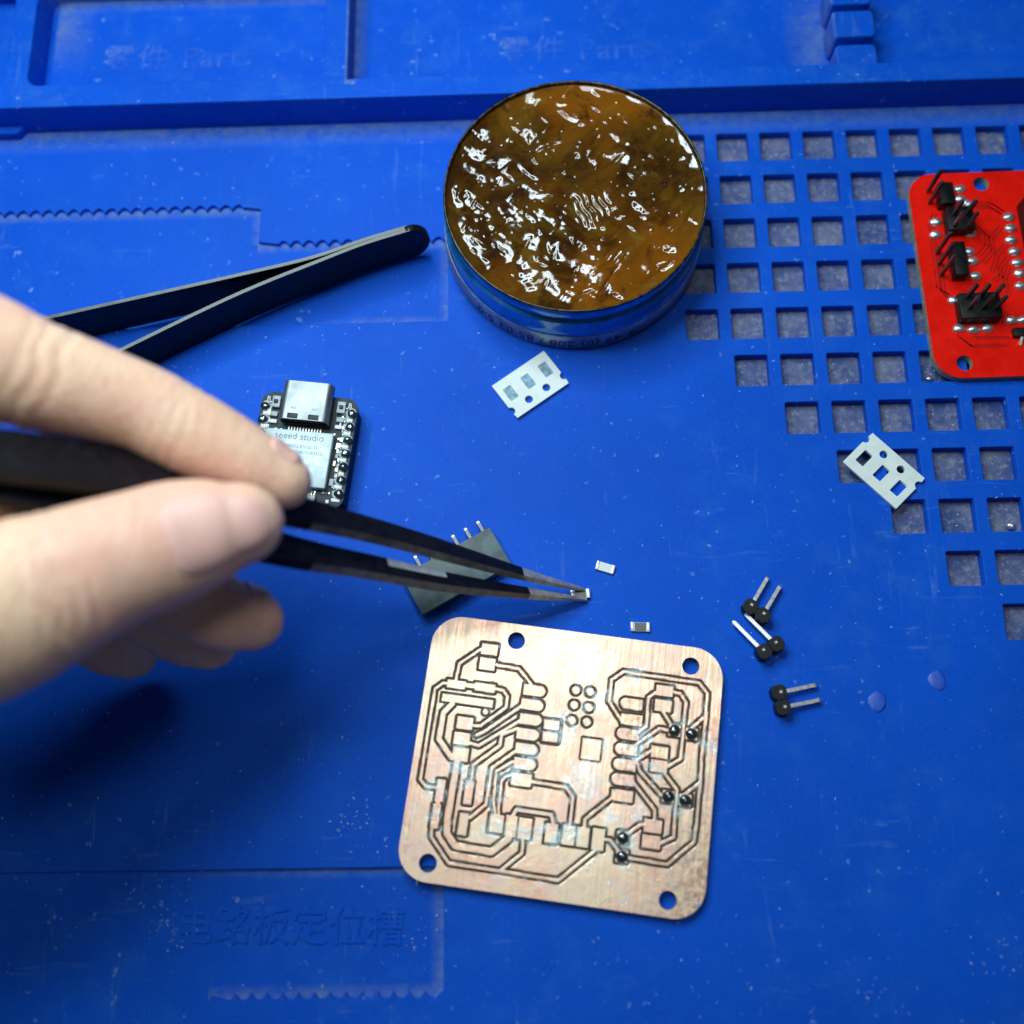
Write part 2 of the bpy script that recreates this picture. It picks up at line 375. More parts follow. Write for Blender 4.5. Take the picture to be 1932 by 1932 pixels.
# ================================================================ COPPER BOARD
BA = math.radians(-8.7); bx, by = math.cos(BA), math.sin(BA)
edge = [W(*q, 1.6) for q in ((820, 1200), (748, 1600), (860, 1162), (1310, 1222), (1362, 1270), (1335, 1670), (790, 1665), (1280, 1733))]
def bl(p, o=(0, 0)):                              # world -> board axes
    x, y = p[0] - o[0], p[1] - o[1]; return (x * bx + y * by, -x * by + y * bx)
e = [bl(p) for p in edge]
xl, xr = (e[0][0] + e[1][0]) / 2, (e[4][0] + e[5][0]) / 2; yt, yb = (e[2][1] + e[3][1]) / 2, (e[6][1] + e[7][1]) / 2
BW, BH = xr - xl, yt - yb; cx, cy = (xl + xr) / 2, (yt + yb) / 2
BC = (cx * bx - cy * by, cx * by + cy * bx)
def V(x, y):                                      # position in the board close-up -> board axes, mm
    return bl(W((1150 + x / 1.894) * .63889, (1780 + y / 1.894) * .63889, 1.6), BC)
K = 1 / 31.0
nets = []                                         # ('p', pts, half width) ('r', c, hx, hy, r) ('c', c, r) with own clearance
def tr(pts, w=17): nets.append(('p', [V(*q) for q in pts], w * K / 2, .38))
def pad(x, y, w, h, r=3, g=.38): nets.append(('r', V(x, y), w * K / 2, h * K / 2, r * K, g))
def dot(x, y, r, g=.36): nets.append(('c', V(x, y), r * K, g))
pad(560, 262, 90, 62); pad(547, 343, 86, 66)
tr([(515, 258), (392, 340), (372, 435)]); tr([(600, 348), (725, 370), (790, 450), (805, 480)])
for x, y in ((812, 492), (800, 572), (790, 655), (775, 737), (768, 820), (758, 903)):
    pad(x - 14, y - 2, 92, 58); dot(x + 32, y + 4, 29)
pad(738, 990, 105, 66)
for x, y in ((1355, 567), (1352, 655), (1335, 735), (1325, 820), (1315, 907), (1305, 990), (1298, 1080)):
    pad(x + 14, y + 2, 92, 58)
    if y != 655 and y != 1080: dot(x - 32, y - 4, 29)
    else: pad(x - 25, y - 3, 60, 56)
pad(373, 457, 100, 44); pad(535, 476, 112, 46); tr([(400, 458), (500, 470)], 26)
tr([(340, 452), (300, 450), (255, 482), (172, 990), (205, 1030), (275, 1038)])
pad(284, 1050, 44, 112); pad(258, 1195, 44, 120); tr([(280, 1080), (262, 1160)], 26)
tr([(238, 1250), (233, 1310), (331, 1457), (620, 1501), (741, 1403), (748, 1325)]); tr([(620, 1501), (944, 1554), (1155, 1385)])
tr([(590, 482), (637, 490), (660, 523), (652, 587), (510, 690), (470, 688)])
pad(437, 548, 275, 42); tr([(351, 567), (302, 616), (277, 763), (345, 865)], 30)
pad(397, 849, 86, 74); pad(422, 674, 86, 64); pad(405, 761, 86, 64); dot(537, 611, 16, .3)
tr([(745, 575), (530, 722), (488, 742)], 18); tr([(725, 665), (500, 800), (450, 785)], 18)
tr([(715, 705), (628, 740), (618, 800), (470, 908), (455, 1000)], 18); pad(442, 1065, 44, 118)
tr([(700, 835), (573, 925), (540, 1130), (450, 1205)], 18); pad(412, 1239, 50, 112)
tr([(690, 890), (598, 945), (582, 1115), (592, 1185)], 17); tr([(700, 962), (650, 975), (628, 1000), (610, 1150), (612, 1200)], 15)
tr([(380, 885), (353, 1041), (324, 1212), (321, 1291), (366, 1359), (571, 1394), (665, 1322), (675, 1290)], 36)
tr([(790, 1000), (985, 1032), (1028, 1090), (1008, 1255)]); tr([(680, 1210), (712, 1158), (905, 1185), (920, 1250)], 20)
for x, y, w, h in ((597, 1237, 74, 92), (680, 1250, 60, 105), (757, 1265, 70, 105), (905, 1292, 62, 98), (1003, 1302, 68, 96), (1082, 1312, 64, 98), (1168, 1325, 62, 108)): pad(x, y, w, h)
tr([(1200, 1322), (1235, 1328), (1290, 1400)]); tr([(1339, 1428), (1555, 1465), (1704, 1340), (1717, 1237), (1741, 992), (1746, 876), (1770, 645), (1781, 508), (1734, 449), (1310, 386), (1244, 432), (1229, 552), (1295, 655)])
tr([(1756, 645), (1690, 705)]); tr([(1733, 1011), (1653, 1070)])
pad(1540, 493, 90, 56); pad(1532, 577, 88, 62)
tr([(1495, 500), (1449, 532), (1437, 692), (1383, 736)]); tr([(1585, 498), (1628, 508), (1660, 557), (1628, 876), (1560, 915)])
pad(1511, 837, 88, 62); pad(1508, 915, 86, 62); tr([(1525, 600), (1575, 680)]); tr([(1378, 797), (1511, 704), (1565, 714)])
tr([(1370, 890), (1467, 828)]); tr([(1385, 890), (1403, 945), (1525, 1081)]); tr([(1365, 1000), (1369, 1011), (1484, 1158), (1484, 1220)])
pad(1474, 1251, 92, 66); pad(1464, 1340, 92, 66); tr([(1520, 930), (1609, 1046), (1604, 1114), (1589, 1315), (1505, 1352)])
tr([(1440, 1240), (1398, 1246), (1325, 1300)]); tr([(1260, 1080), (1094, 1212), (1088, 1265)])
for x, y in ((1044, 490), (1125, 500), (1034, 573), (1117, 587), (1022, 660), (1105, 668)): dot(x, y, 22, .4)
pad(1128, 820, 100, 108, 4, .3); pad(908, 685, 84, 50, 4, .5); pad(900, 752, 84, 52, 4, .5)
blobs = [(1595, 715), (1690, 735), (1560, 1085), (1655, 1105), (1305, 1315), (1300, 1420)]
for x, y in blobs: pad(x, y, 62, 62, 4)

def build_board():
    h = .10
    xs = np.arange(-BW / 2 - h, BW / 2 + 2 * h, h); ys = np.arange(-BH / 2 - h, BH / 2 + 2 * h, h)
    X, Y = np.meshgrid(xs, ys, indexing='ij'); d = np.full(X.shape, 9.)      # d: distance beyond copper, scaled by clearance
    dd = np.full(X.shape, 9.)
    for n in nets:
        if n[0] == 'p':
            q = np.full(X.shape, 9.)
            for (ax, ay), (cx2, cy2) in zip(n[1][:-1], n[1][1:]):
                ux, uy = cx2 - ax, cy2 - ay; L2 = ux * ux + uy * uy
                t = np.clip(((X - ax) * ux + (Y - ay) * uy) / L2, 0, 1)
                q = np.minimum(q, np.hypot(X - ax - t * ux, Y - ay - t * uy))
            q = q - n[2]; g = n[3]
        elif n[0] == 'r':
            (a, b), hx, hy, r, g = n[1:]
            qx, qy = np.abs(X - a) - hx + r, np.abs(Y - b) - hy + r
            q = np.hypot(np.maximum(qx, 0), np.maximum(qy, 0)) + np.minimum(np.maximum(qx, qy), 0) - r
        else:
            (a, b), r, g = n[1:]; q = np.hypot(X - a, Y - b) - r
        dd = np.where(q < dd, np.where(q / g * .34 < d, q, dd), dd); d = np.minimum(d, np.where(q > 0, q / g * .34, q))
    wob = np.array([[mnoise.noise((float(x) * .9, float(y) * .9, 0)) for y in ys[::8]] for x in xs[::8]])
    wob = np.repeat(np.repeat(wob, 8, 0), 8, 1)[:X.shape[0], :X.shape[1]] * .03
    d = d + wob
    groove = np.clip((d + .03) / .06, 0, 1) * np.clip((.34 + .03 - d) / .06, 0, 1)
    Z = 1.6 - .16 * groove
    # outline and mounting holes: pull the border vertices onto the outline
    R = 5.2
    def sd(x, y):
        qx, qy = np.abs(x) - BW / 2 + R, np.abs(y) - BH / 2 + R
        s = np.hypot(np.maximum(qx, 0), np.maximum(qy, 0)) + np.minimum(np.maximum(qx, qy), 0) - R
        for hx, hy in holes: s = np.maximum(s, HR - np.hypot(x - hx, y - hy))
        return s
    S = sd(X, Y); ep = .01
    gx, gy = (sd(X + ep, Y) - S) / ep, (sd(X, Y + ep) - S) / ep
    near = np.abs(S) < h * .75
    Xp, Yp = np.where(near, X - S * gx, X), np.where(near, Y - S * gy, Y)
    ok = (S < h * .75)
    spots = [(590, 1265, 60), (700, 1290, 55), (770, 1310, 50), (830, 1280, 45), (930, 1290, 60), (1010, 1270, 60), (440, 960, 70), (380, 920, 60), (560, 1000, 80),
             (600, 1090, 60), (760, 910, 60), (780, 850, 50), (720, 960, 70), (250, 1050, 60), (240, 1180, 50), (1240, 1190, 60), (1400, 1180, 40), (1330, 1330, 50), (1790, 800, 60),
             (1470, 930, 50), (1420, 740, 60), (1360, 840, 70), (1640, 690, 50), (1380, 400, 60), (1220, 520, 40), (1150, 560, 60), (1180, 800, 40), (1620, 1130, 50), (1320, 1450, 40), (390, 800, 40), (960, 700, 90), (1090, 1000, 110), (1100, 350, 120)]
    res = np.zeros(X.shape)
    for x, y, r in spots:
        a, b = V(x, y); res = np.maximum(res, np.clip(1.35 - np.hypot(X - a, Y - b) / (r * K), 0, 1))
    nz = np.array([[mnoise.noise((float(x) * .7 + 5, float(y) * .7, 3.)) for y in ys[::4]] for x in xs[::4]])
    nz = np.repeat(np.repeat(nz, 4, 0), 4, 1)[:X.shape[0], :X.shape[1]]
    res = np.clip(res + nz * .9 - .15, 0, 1); res = np.where(res > .15, np.clip(res * 1.6, 0, 1), 0)
    idx = -np.ones(X.shape, int); idx[ok] = np.arange(ok.sum())
    a, b, c2, d2 = idx[:-1, :-1], idx[1:, :-1], idx[1:, 1:], idx[:-1, 1:]
    F = np.stack([a, b, c2, d2], -1).reshape(-1, 4); F = F[(F >= 0).all(1)]
    co = np.stack([Xp[ok], Yp[ok], Z[ok]], -1) * MM
    me = bpy.data.meshes.new('m'); me.vertices.add(len(co)); me.vertices.foreach_set('co', co.ravel())
    me.loops.add(F.size); me.loops.foreach_set('vertex_index', F.ravel().astype(np.int32))
    me.polygons.add(len(F)); me.polygons.foreach_set('loop_start', np.arange(0, F.size, 4, dtype=np.int32))
    me.update(calc_edges=True); me.validate()
    for nm, arr in (('groove', groove), ('residue', res)):
        at = me.attributes.new(nm, 'FLOAT', 'POINT'); at.data.foreach_set('value', arr[ok].astype(np.float32).ravel())
    return me
holes = [bl(W(x * .63889, y * .63889, 1.6), BC) for x, y in ((1525, 1892), (2040, 1967), (1263.5, 2549), (1972, 2659))]
HR = 1.48
board = thing('copper_circuit_board', 'copper-clad milled circuit board with engraved traces and four corner holes', 'circuit board', (BC[0], BC[1], .02), BA)
mk('substrate', plate(rrect(0, 0, BW - .02, BH - .02, 5.2, 12), [circ(x, y, HR + .01) for x, y in holes], 0, 1.42, .0), 'fibreglass', board, smooth=30)
mk('copper_face', build_board(), 'copper_clad', board, smooth=40)
# rim of the copper down to the substrate
def ring_wall(pts, z0, z1):
    v = [(x, y, z) for x, y in pts for z in (z0, z1)]; n = len(pts)
    return v, [(2 * i, 2 * ((i + 1) % n), 2 * ((i + 1) % n) + 1, 2 * i + 1) for i in range(n)]
vv, ff = [], []
for pts in [rrect(0, 0, BW, BH, 5.2, 12)] + [circ(x, y, HR) for x, y in holes]:
    v, f = ring_wall(pts, 1.3, 1.6); k = len(vv); vv += v; ff += [tuple(i + k for i in q) for q in f]
mk('laminate_edge', from_py(vv, ff), 'fibreglass', board, smooth=30)
for i, (x, y) in enumerate(blobs):
    p = V(x, y); mk('solder_joint', blob(1.05, 1.0, .75, .14, i, 18, -.2), 'dark_solder', board, (p[0], p[1], 1.58), smooth=180)
p = bl(W(786, 1668, .8), BC); mk('burr', bar((p[0] + .1, p[1] + .9, 1.0), (p[0], p[1] - .2, .7), .28, .5), 'fibreglass', board)

# ================================================================ FLUX TIN
tc = (12.7, 56.4); TH = 14.0; TR = 24.1
tin = thing('flux_tin', 'round shallow blue tin with silver lettered base band, open', 'tin', (tc[0], tc[1], .02))
mk('tin_wall', lathe([(23.4, 1.5), (24.35, 4.6), (24.5, 5.0), (24.2, 5.5), (24.35, 6.8), (24.35, 9.6), (23.7, 10.1), (23.95, 10.8), (23.95, 12.4), (23.7, 12.9), (23.2, 12.5), (23.2, 3.0), (0.01, 3.0)], 128), 'tin_blue', tin, smooth=40)
mk('rolled_rim', lathe([(23.6, 12.9), (23.98, 13.2), (24.1, 13.6), (24.02, 13.92), (23.85, 14.0), (23.66, 13.92), (23.58, 13.5), (23.5, 12.6)], 128), 'tin_rim', tin, smooth=60)
mk('base_band', lathe([(0.01, 0), (24.4, 0), (24.75, .3), (24.8, .6), (24.8, 4.3), (24.55, 4.75), (23.5, 4.8)], 128), 'tin_band', tin, smooth=40)
def wrap_text(s, size, R, zc, ang0):
    me = text_mesh(s, size, .03, 'CENTER'); n = len(me.vertices); co = np.empty(n * 3); me.vertices.foreach_get('co', co); co = co.reshape(-1, 3) / MM
    a = ang0 - co[:, 0] / R                        # read upside down: rotated by half a turn
    out = np.stack([(R + co[:, 2]) * np.cos(a), (R + co[:, 2]) * np.sin(a), zc - co[:, 1]], -1)
    me.vertices.foreach_set('co', (out * MM).ravel()); me.update(); return me
mk('printed_lettering', wrap_text('+ 49 (0) 208 / 85 03 5-0', 3.3, 24.82, 2.4, math.radians(-101)), 'ink_dark', tin)
def paste():
    R, nr, na = 23.62, 170, 480
    rr = np.repeat(R * np.arange(1, nr + 1) / nr, na); aa = np.tile(2 * np.pi * np.arange(na) / na, nr)
    x, y = rr * np.cos(aa), rr * np.sin(aa); z = np.empty(len(x))
    for i in range(len(x)):
        q = Vector((x[i], y[i], 0)); wk = .12 + max(0, mnoise.noise(q * .15 + Vector((1, 7, 2))) + .22)
        z[i] = .32 * mnoise.noise(q * .13 + Vector((3, 1, 0))) + .26 * mnoise.noise(q * .30) + wk * (.17 * mnoise.noise(q * .55) + .05 * mnoise.noise(q * 1.3) + .012 * mnoise.noise(q * 3.0))
    rg = np.random.RandomState(5)
    def stroke(n, l0, l1, w0, w1, d0, d1):          # spatula gouges and pulled threads
        for _ in range(n):
            r = R * math.sqrt(rg.rand()) * .96; a = rg.rand() * 6.283; cx_, cy_ = r * math.cos(a), r * math.sin(a)
            th = rg.choice([.9, 1.0, .7, 2.4, rg.rand() * 3.14]); L, w, d = rg.uniform(l0, l1), rg.uniform(w0, w1), rg.uniform(d0, d1)
            u = (x - cx_) * math.cos(th) + (y - cy_) * math.sin(th); v2 = -(x - cx_) * math.sin(th) + (y - cy_) * math.cos(th)
            v2 = v2 + .12 * u * u / L * rg.uniform(-1, 1)
            z[:] += d * np.exp(-(u / L) ** 4 - (v2 / w) ** 2)
    stroke(44, .8, 3.2, .22, .5, -.3, -.1); stroke(56, .4, 1.5, .2, .42, .1, .3); stroke(120, .14, .32, .15, .28, .06, .2); stroke(10, 2, 5, .8, 1.5, -.45, -.15); stroke(34, .8, 2.2, .55, 1.1, -.25, .45)
    dx, dy = x - 3.0, y + 3.0; u = dx * .9 + dy * .42; w = -dx * .42 + dy * .9
    z += .16 * np.exp(-(u / 2.8) ** 2 - (w / 2.6) ** 2) * np.sin(u * 5.2 + .8 * np.sin(w * 1.7))
    z -= .7 * np.exp(-((x - 5) / 4.5) ** 2 - ((y - 7) / 3.0) ** 2)
    k = np.clip((rr - 21.5) / 1.95, 0, 1); z = 12.9 + z * (1 - .6 * k) + .3 * k ** 2
    v = [(0, 0, float(z[:na].mean()))] + list(zip(x, y, z)); f = []
    for j in range(na): f.append((0, 1 + j, 1 + (j + 1) % na))
    for i in range(1, nr):
        for j in range(na):
            a, b = 1 + (i - 1) * na + j, 1 + (i - 1) * na + (j + 1) % na; f.append((a, a + na, b + na, b))
    return from_py(v, f)
tag(mk('flux_paste', paste(), 'flux_paste', None, (tc[0], tc[1], .02), smooth=180), 'glossy amber brown flux paste filling the open tin', 'flux paste')

# ================================================================ CONTROLLER MODULE
XA = math.radians(-7.2); XB = 3.4
xiao = thing('controller_module', 'small black microcontroller module with silver shield and USB socket', 'circuit module', (-37.5, 11.35, .02), XA)
mk('board', plate(rrect(0, 0, 17.8, 21, 2.2, 6), (), XB, XB + 1.0, .0), 'module_board', xiao, smooth=30)
for s in (-1, 1): mk('pin_strip', bevel_box(2.4, 17.8, XB - .0, .12, (s * 7.6, -.2, XB / 2)), 'black_plastic', xiao)
ZT = XB + 1.0
shield = mk('shield_can', bevel_box(12.3, 10.4, 1.6, .28, (-.5, -2.2, ZT + .8)), 'shield_metal', xiao, smooth=40)
for s, size, x, y in (('seeed studio', 1.75, .1, 1.75), ('Model:XIAO-ESP32-S3', .86, -.3, -.1), ('FCC ID:Z4T-XIAOESP32S3', .86, -.2, -1.15), ('211-220392', .8, -1.0, -3.1)):
    o = mk('printed_lettering', text_mesh(s, size, .01), 'print_grey', shield, (x - .5, y, ZT + 1.615))
usb = mk('usb_socket', plate(rrect(0, 0, 8.9, 3.2, 1.1, 6), (rrect(0, 0, 8.3, 2.6, .9, 6),), 0, 7.3, .0), 'usb_metal', xiao, (0, 4.45, ZT + 1.62), smooth=40)
usb.rotation_euler = (-math.pi / 2, 0, 0)
mk('socket_back', bevel_box(8.4, .5, 2.7, .1, (0, 4.9, ZT + 1.6)), 'black_plastic', usb).matrix_parent_inverse = usb.matrix_basis.inverted()
def xpart(nm, sx, sy, sz, x, y, m, b=.08, par=None, z=0.):
    return mk(nm, bevel_box(sx, sy, sz, b), m, par or xiao, (x, y, ZT + sz / 2 + z), smooth=40)
for i in range(12): xpart('contact', .24, .8, .25, -3.0 + i * .53, 3.75, 'pin_metal', .03)
for s in (-1.9, 1.9): xpart('latch', 1.9, .95, .06, s, 5.05, 'black_plastic', .02, z=3.22)
for s in (-1.9, 1.9): xpart('dimple', .8, .35, .12, s, 6.6, 'usb_metal', .05, z=3.18)
for s in (-1, 1):
    b = xpart('button', 1.5, 2.2, .8, s * 6.0, 8.4, 'part_grey'); xpart('button_cap', .7, .7, .3, s * 6.0, 8.4, 'black_plastic', .1, z=.8)
    xpart('capacitor', 1.4, .9, .6, s * 6.1, 6.1, 'part_grey'); xpart('capacitor', 1.3, .7, .5, s * 6.0, 4.7, 'silk_white')
    for i in range(7):
        y = 7.62 - 2.54 * i
        pd = mk('edge_pad', plate(circ(0, 0, 1.05, 18), (), 0, .12), 'part_grey', xiao, (s * 7.75, y, ZT))
        mk('solder_joint', blob(.86, .8, .5, .3, i + 9 * s, 14), 'dark_solder', xiao, (s * 8.0, y - .1, ZT + .25), smooth=180)
        mk('solder_joint', blob(.36, .34, .36, .2, i + 5 * s, 10), 'solder', xiao, (s * 7.0, y + .75, ZT + .1), smooth=180)
        xpart('silk_mark', 1.5, .6, .05, s * 7.5, y - 1.25, 'silk_white', .01)
for ch, x in (('R', -7.6), ('B', 7.4)): mk('printed_letter', text_mesh(ch, 1.3, .01), 'silk_white', xiao, (x, 9.1, ZT + .02))
conn = xpart('camera_connector', 7.2, 1.5, .8, .4, -9.2, 'part_grey', .1)
for i in range(14): xpart('connector_contact', .2, .45, .2, -2.9 + i * .5, -8.25, 'gold', .02)
xpart('connector_slot', 1.1, .35, .05, 2.0, -9.1, 'black_plastic', .01, z=.8)
rx = random.Random(4)
for i in range(46):
    sd = rx.choice((-1, 1, 1)); yy = rx.uniform(-9.4, 7.5); xx = sd * rx.uniform(6.1, 7.0) + (-.3 if sd < 0 else 0)
    xpart('surface_part', rx.uniform(.3, .6), rx.uniform(.3, .9), rx.uniform(.15, .4), xx, yy, rx.choice(('solder', 'part_grey', 'pin_metal', 'black_plastic', 'silk_white')), .04)
for i in range(16): xpart('surface_part', rx.uniform(.3, .7), .4, .2, rx.uniform(-6.3, 6.3), rx.choice((3.3, -7.75)), rx.choice(('solder', 'part_grey', 'pin_metal')), .04)
xpart('led', .6, .8, .5, 6.9, -3.4, 'gold'); xpart('capacitor', .8, 1.3, .5, 6.35, -5.8, 'part_grey'); xpart('capacitor', .5, 1.0, .4, 6.3, -2.2, 'pin_metal')

# ================================================================ SOCKET STRIP
c = [np.array(W(*q, 2.5)) for q in ((762, 1090), (800, 1158), (952, 1060), (928, 998))]
ctr = sum(c) / 4; ang = math.atan2(c[3][1] - c[0][1], c[3][0] - c[0][0])
L, Wd = 17.8, 7.9
sock = thing('socket_strip', 'black seven-way pin socket strip lying on its side under the tweezers', 'pin socket', (ctr[0], ctr[1], .02), ang)
mk('housing', bevel_box(L, Wd, 2.5, .12, (0, 0, 1.25)), 'grey_plastic', sock, smooth=40)
for i in range(7):
    x = (i - 3) * 2.54; pn = mk('pin', bar((x, Wd / 2 - .2, 1.25), (x, Wd / 2 + 1.9, 1.25), .55), 'pin_shaded', sock)  # pin body painted dark for the shade it lies in
    mk('pin_end', bar((x, Wd / 2 + 1.88, 1.25), (x, Wd / 2 + 2.4, 1.3), .5, .2), 'pin_metal', pn)  # same pin, end kept bright where it leaves the shade
    mk('pin_collar', bevel_box(1.1, .12, 1.0, .02, (x, Wd / 2 + .04, 1.25)), 'black_plastic', sock)

# ================================================================ CHIP RESISTORS
def resistor(px, py, deg, flip, label, z=.02):
    p = W(px, py, z + .3); o = thing('chip_resistor', label, 'resistor', (p[0], p[1], z), math.radians(deg), 'loose chip resistors')
    mk('ceramic_body', bevel_box(2.5, 1.55, .52, .04, (0, 0, .28)), 'ceramic_white', o)
    for s in (-1, 1): mk('terminal', bevel_box(.5, 1.62, .58, .06, (s * 1.4, 0, .29)), 'tin_terminal', o, smooth=40)
    if not flip: mk('resist_film', bevel_box(2.0, 1.42, .06, .02, (0, 0, .565)), 'resist_film', o)
    return o
resistor(1142, 1071, -18, True, 'tiny chip resistor lying white side up on the mat')
resistor(1208, 1183, -3, False, 'tiny chip resistor lying dark side up beside the copper board')
resistor(1095, 1121, 4, False, 'tiny chip resistor gripped between the steel tweezer tips', .35)

# ================================================================ CARRIER TAPES
def tape(cpx, cpy, ang, n, label, open_pockets, side, z=.03, hol_shift=0., L=13.2, wid=8.0, tilt=(0, 0)):
    p = W(cpx, cpy, .5); o = thing('component_tape', label, 'component tape', (p[0], p[1], z), ang)
    o.rotation_euler = (tilt[0], tilt[1], ang)
    hx = L / 2; ys = side * (wid / 2 - 1.75)
    out = []
    def notch(sx):                                  # half a sprocket hole torn open at each end
        pts = [(sx * hx, -side * wid / 2), (sx * hx, ys - side * .8)]
        for i in range(5): a = math.pi * (i + .5) / 5; pts.append((sx * (hx - .75 * math.sin(a)), ys - side * .75 * math.cos(a)))
        pts += [(sx * hx * .995, ys + side * .8), (sx * (hx - .15), side * wid / 2)]
        return pts
    out = notch(-1) + notch(1)[::-1]
    hs = [circ(x, ys, .75, 18) for x in (-2.0 + hol_shift, 2.0 + hol_shift)]
    pk = [rrect(x, -side * .75, 1.75, 2.8, .15, 2) for x in (-4 + hol_shift, hol_shift, 4 + hol_shift)]
    mk('paper_strip', plate(out, hs + pk, 0, .75, .03, 1), 'white_paper', o, smooth=30)
    if not open_pockets:
        for x in (-4, 0, 4): mk('pocket_film', plate(rrect(x + hol_shift, -side * .75, 1.8, 2.85, .2, 3), (), .5, .66), 'tape_pocket', o)
    return o
def ang_of(a, b): p, q = W(*a), W(*b); return math.atan2(q[1] - p[1], q[0] - p[0])
tape(1001, 726, ang_of((930, 728), (1025, 664)), 3, 'white paper component tape with three filmed pockets, before the flux tin', False, -1, L=12.0)
tape(1667, 888, ang_of((1596, 873), (1690, 956)), 3, 'white paper component tape with three empty pockets, across the mat holes', True, 1, L=12.4)

# ================================================================ PIN HEADERS
def header(label, base_px, dir_px, roll=0., len_up=6.2, len_dn=2.6):
    """two-way header lying on its pins; base_px: middle of the plastic, dir_px: where the long pins point"""
    p, q = W(*base_px, 1.2), W(*dir_px, 1.2); a = math.atan2(q[1] - p[1], q[0] - p[0])
    o = thing('pin_header', label, 'pin header', (p[0], p[1], .05), a); 
    hb = []
    for s in (-1, 1):
        pts = [(-1.25, .6), (-.6, 1.25), (.6, 1.25), (1.25, .6), (1.25, -.6), (.6, -1.25), (-.6, -1.25), (-1.25, -.6)]
        me = plate([(x, y) for x, y in pts], (), -1.25, 1.25, .05, 1)
        hh = mk('housing', me, 'black_plastic', o, (0, s * 1.27, 1.25), smooth=30); hh.rotation_euler = (0, math.pi / 2, roll)
        mk('pin', bar((-len_dn, s * 1.27, 1.25), (len_up + 1.2, s * 1.27, 1.25 - .35), .62, .35), 'pin_metal', o)
    return o
def header_up(label, pa, pb, tip, z=.05, h=2.5, lay=.9):
    """header standing on its short tails with the long pins leaning over: pa, pb photo places of the two plastic cells, tip a pin end"""
    A, B = np.array(W(*pa, 1.6)), np.array(W(*pb, 1.6)); T_ = np.array(W(*tip, lay))
    ctr = (A + B) / 2; a = math.atan2(B[1] - A[1], B[0] - A[0])
    o = thing('pin_header', label, 'pin header', (ctr[0], ctr[1], z), a, 'loose two-pin headers')
    ca, sa = math.cos(-a), math.sin(-a); loc = lambda P: (( P[0]-ctr[0])*ca - (P[1]-ctr[1])*sa, (P[0]-ctr[0])*sa + (P[1]-ctr[1])*ca)
    tx, ty = loc(T_); ax = -1.27
    dv = Vector((tx - ax, ty, 0)); dv.normalize()
    pts = [(-1.25, .65), (-.65, 1.25), (.65, 1.25), (1.25, .65), (1.25, -.65), (.65, -1.25), (-.65, -1.25), (-1.25, -.65)]
    for s in (-1, 1):
        mk('housing', plate([(x * .99, y) for x, y in pts], (), 0, h, .06, 1), 'black_plastic', o, (s * 1.27, 0, .05), smooth=30)
        x = s * 1.27
        ln = (Vector((tx, ty, 0)) - Vector((ax, 0, 0))).length
        mk('pin', bar((x + dv.x * .9, dv.y * .9, 1.3), (x + dv.x * ln, dv.y * ln, lay - z), .62, .4), 'pin_metal', o)
        mk('pin_stub', bar((x + dv.x * .25, dv.y * .25, 1.2), (x + dv.x * .25, dv.y * .25, h + .35), .6, .15), 'pin_metal', o)
    return o
header_up('two-pin header whose pins point away from the copper board, touching another header', (1411, 1143), (1442, 1165), (1449, 1088))
header_up('two-pin header with pins laid against another header beside the copper board corner', (1437, 1232), (1467, 1214), (1382, 1172))
header_up('two-pin header lying alone with both pins pointing away from the copper board', (1468, 1304), (1477, 1338), (1541, 1292), h=2.3)

# ================================================================ RED BOARD
RA = math.atan2(*(W(1932, 318, 1.6) - W(1745, 325, 1.6))[[1, 0]])
rtl = W(1714, 330, 1.6)
red = thing('red_circuit_board', 'red circuit board with standing pin headers, lying across the mat holes', 'circuit board', (rtl[0], rtl[1], .03), RA)
def rl(px, py, z=1.6):
    p = W(px, py, z) - rtl; ca, sa = math.cos(-RA), math.sin(-RA); return (p[0] * ca - p[1] * sa, p[0] * sa + p[1] * ca)
bot = rl(1800, 714)[1]; lx = (rl(1716, 350)[0] + rl(1757, 672)[0]) / 2
RWd = 51.0
ro = rrect(lx + RWd / 2, bot / 2, RWd, -bot, 5.0, 10)
rh = [circ(*rl(1851, 347), 1.5), circ(*rl(1820, 685), 1.5)]
mk('fibreglass_core', plate(ro, rh, 0, 1.45, 0), 'fibreglass', red, smooth=30)
mk('solder_mask', plate(ro, rh, 1.45, 1.6, .03, 1), 'red_mask', red, smooth=30)
def rz(x, y): return rl((2600 + x / 2.646) * .63889, (450 + y / 2.646) * .63889, 1.6)
def trace(pts, w=.45):
    v, f = [], []
    P = [Vector((*rz(*q), 0)) for q in pts]
    for a, b in zip(P[:-1], P[1:]):
        d = (b - a).normalized(); n = Vector((-d.y, d.x, 0)) * w / 2; k = len(v); a2, b2 = a - d * w * .3, b + d * w * .3
        v += [a2 - n, a2 + n, b2 + n, b2 - n]; f.append((k, k + 1, k + 2, k + 3))
    return from_py([(x, y, 1.612) for x, y, _ in v], f)
for pts in ([(410, 470), (380, 560), (440, 1050), (530, 1150)], [(440, 700), (480, 1080), (530, 1110)], [(720, 400), (850, 390), (960, 460)], [(740, 430), (840, 420), (940, 480)],
            [(740, 560), (820, 640), (820, 720), (760, 800)], [(930, 580), (850, 660), (870, 760), (790, 860)], [(960, 720), (900, 800), (860, 930)], [(980, 820), (920, 900), (930, 960), (870, 1000)],
            [(600, 1430), (700, 1510), (980, 1500)], [(720, 1440), (1000, 1440)], [(990, 880), (960, 980), (990, 1100)]):
    mk('trace', trace(pts, .3), 'red_trace', red); mk('trace', trace([(x + 26, y + 14) for x, y in pts], .26), 'red_trace', red)
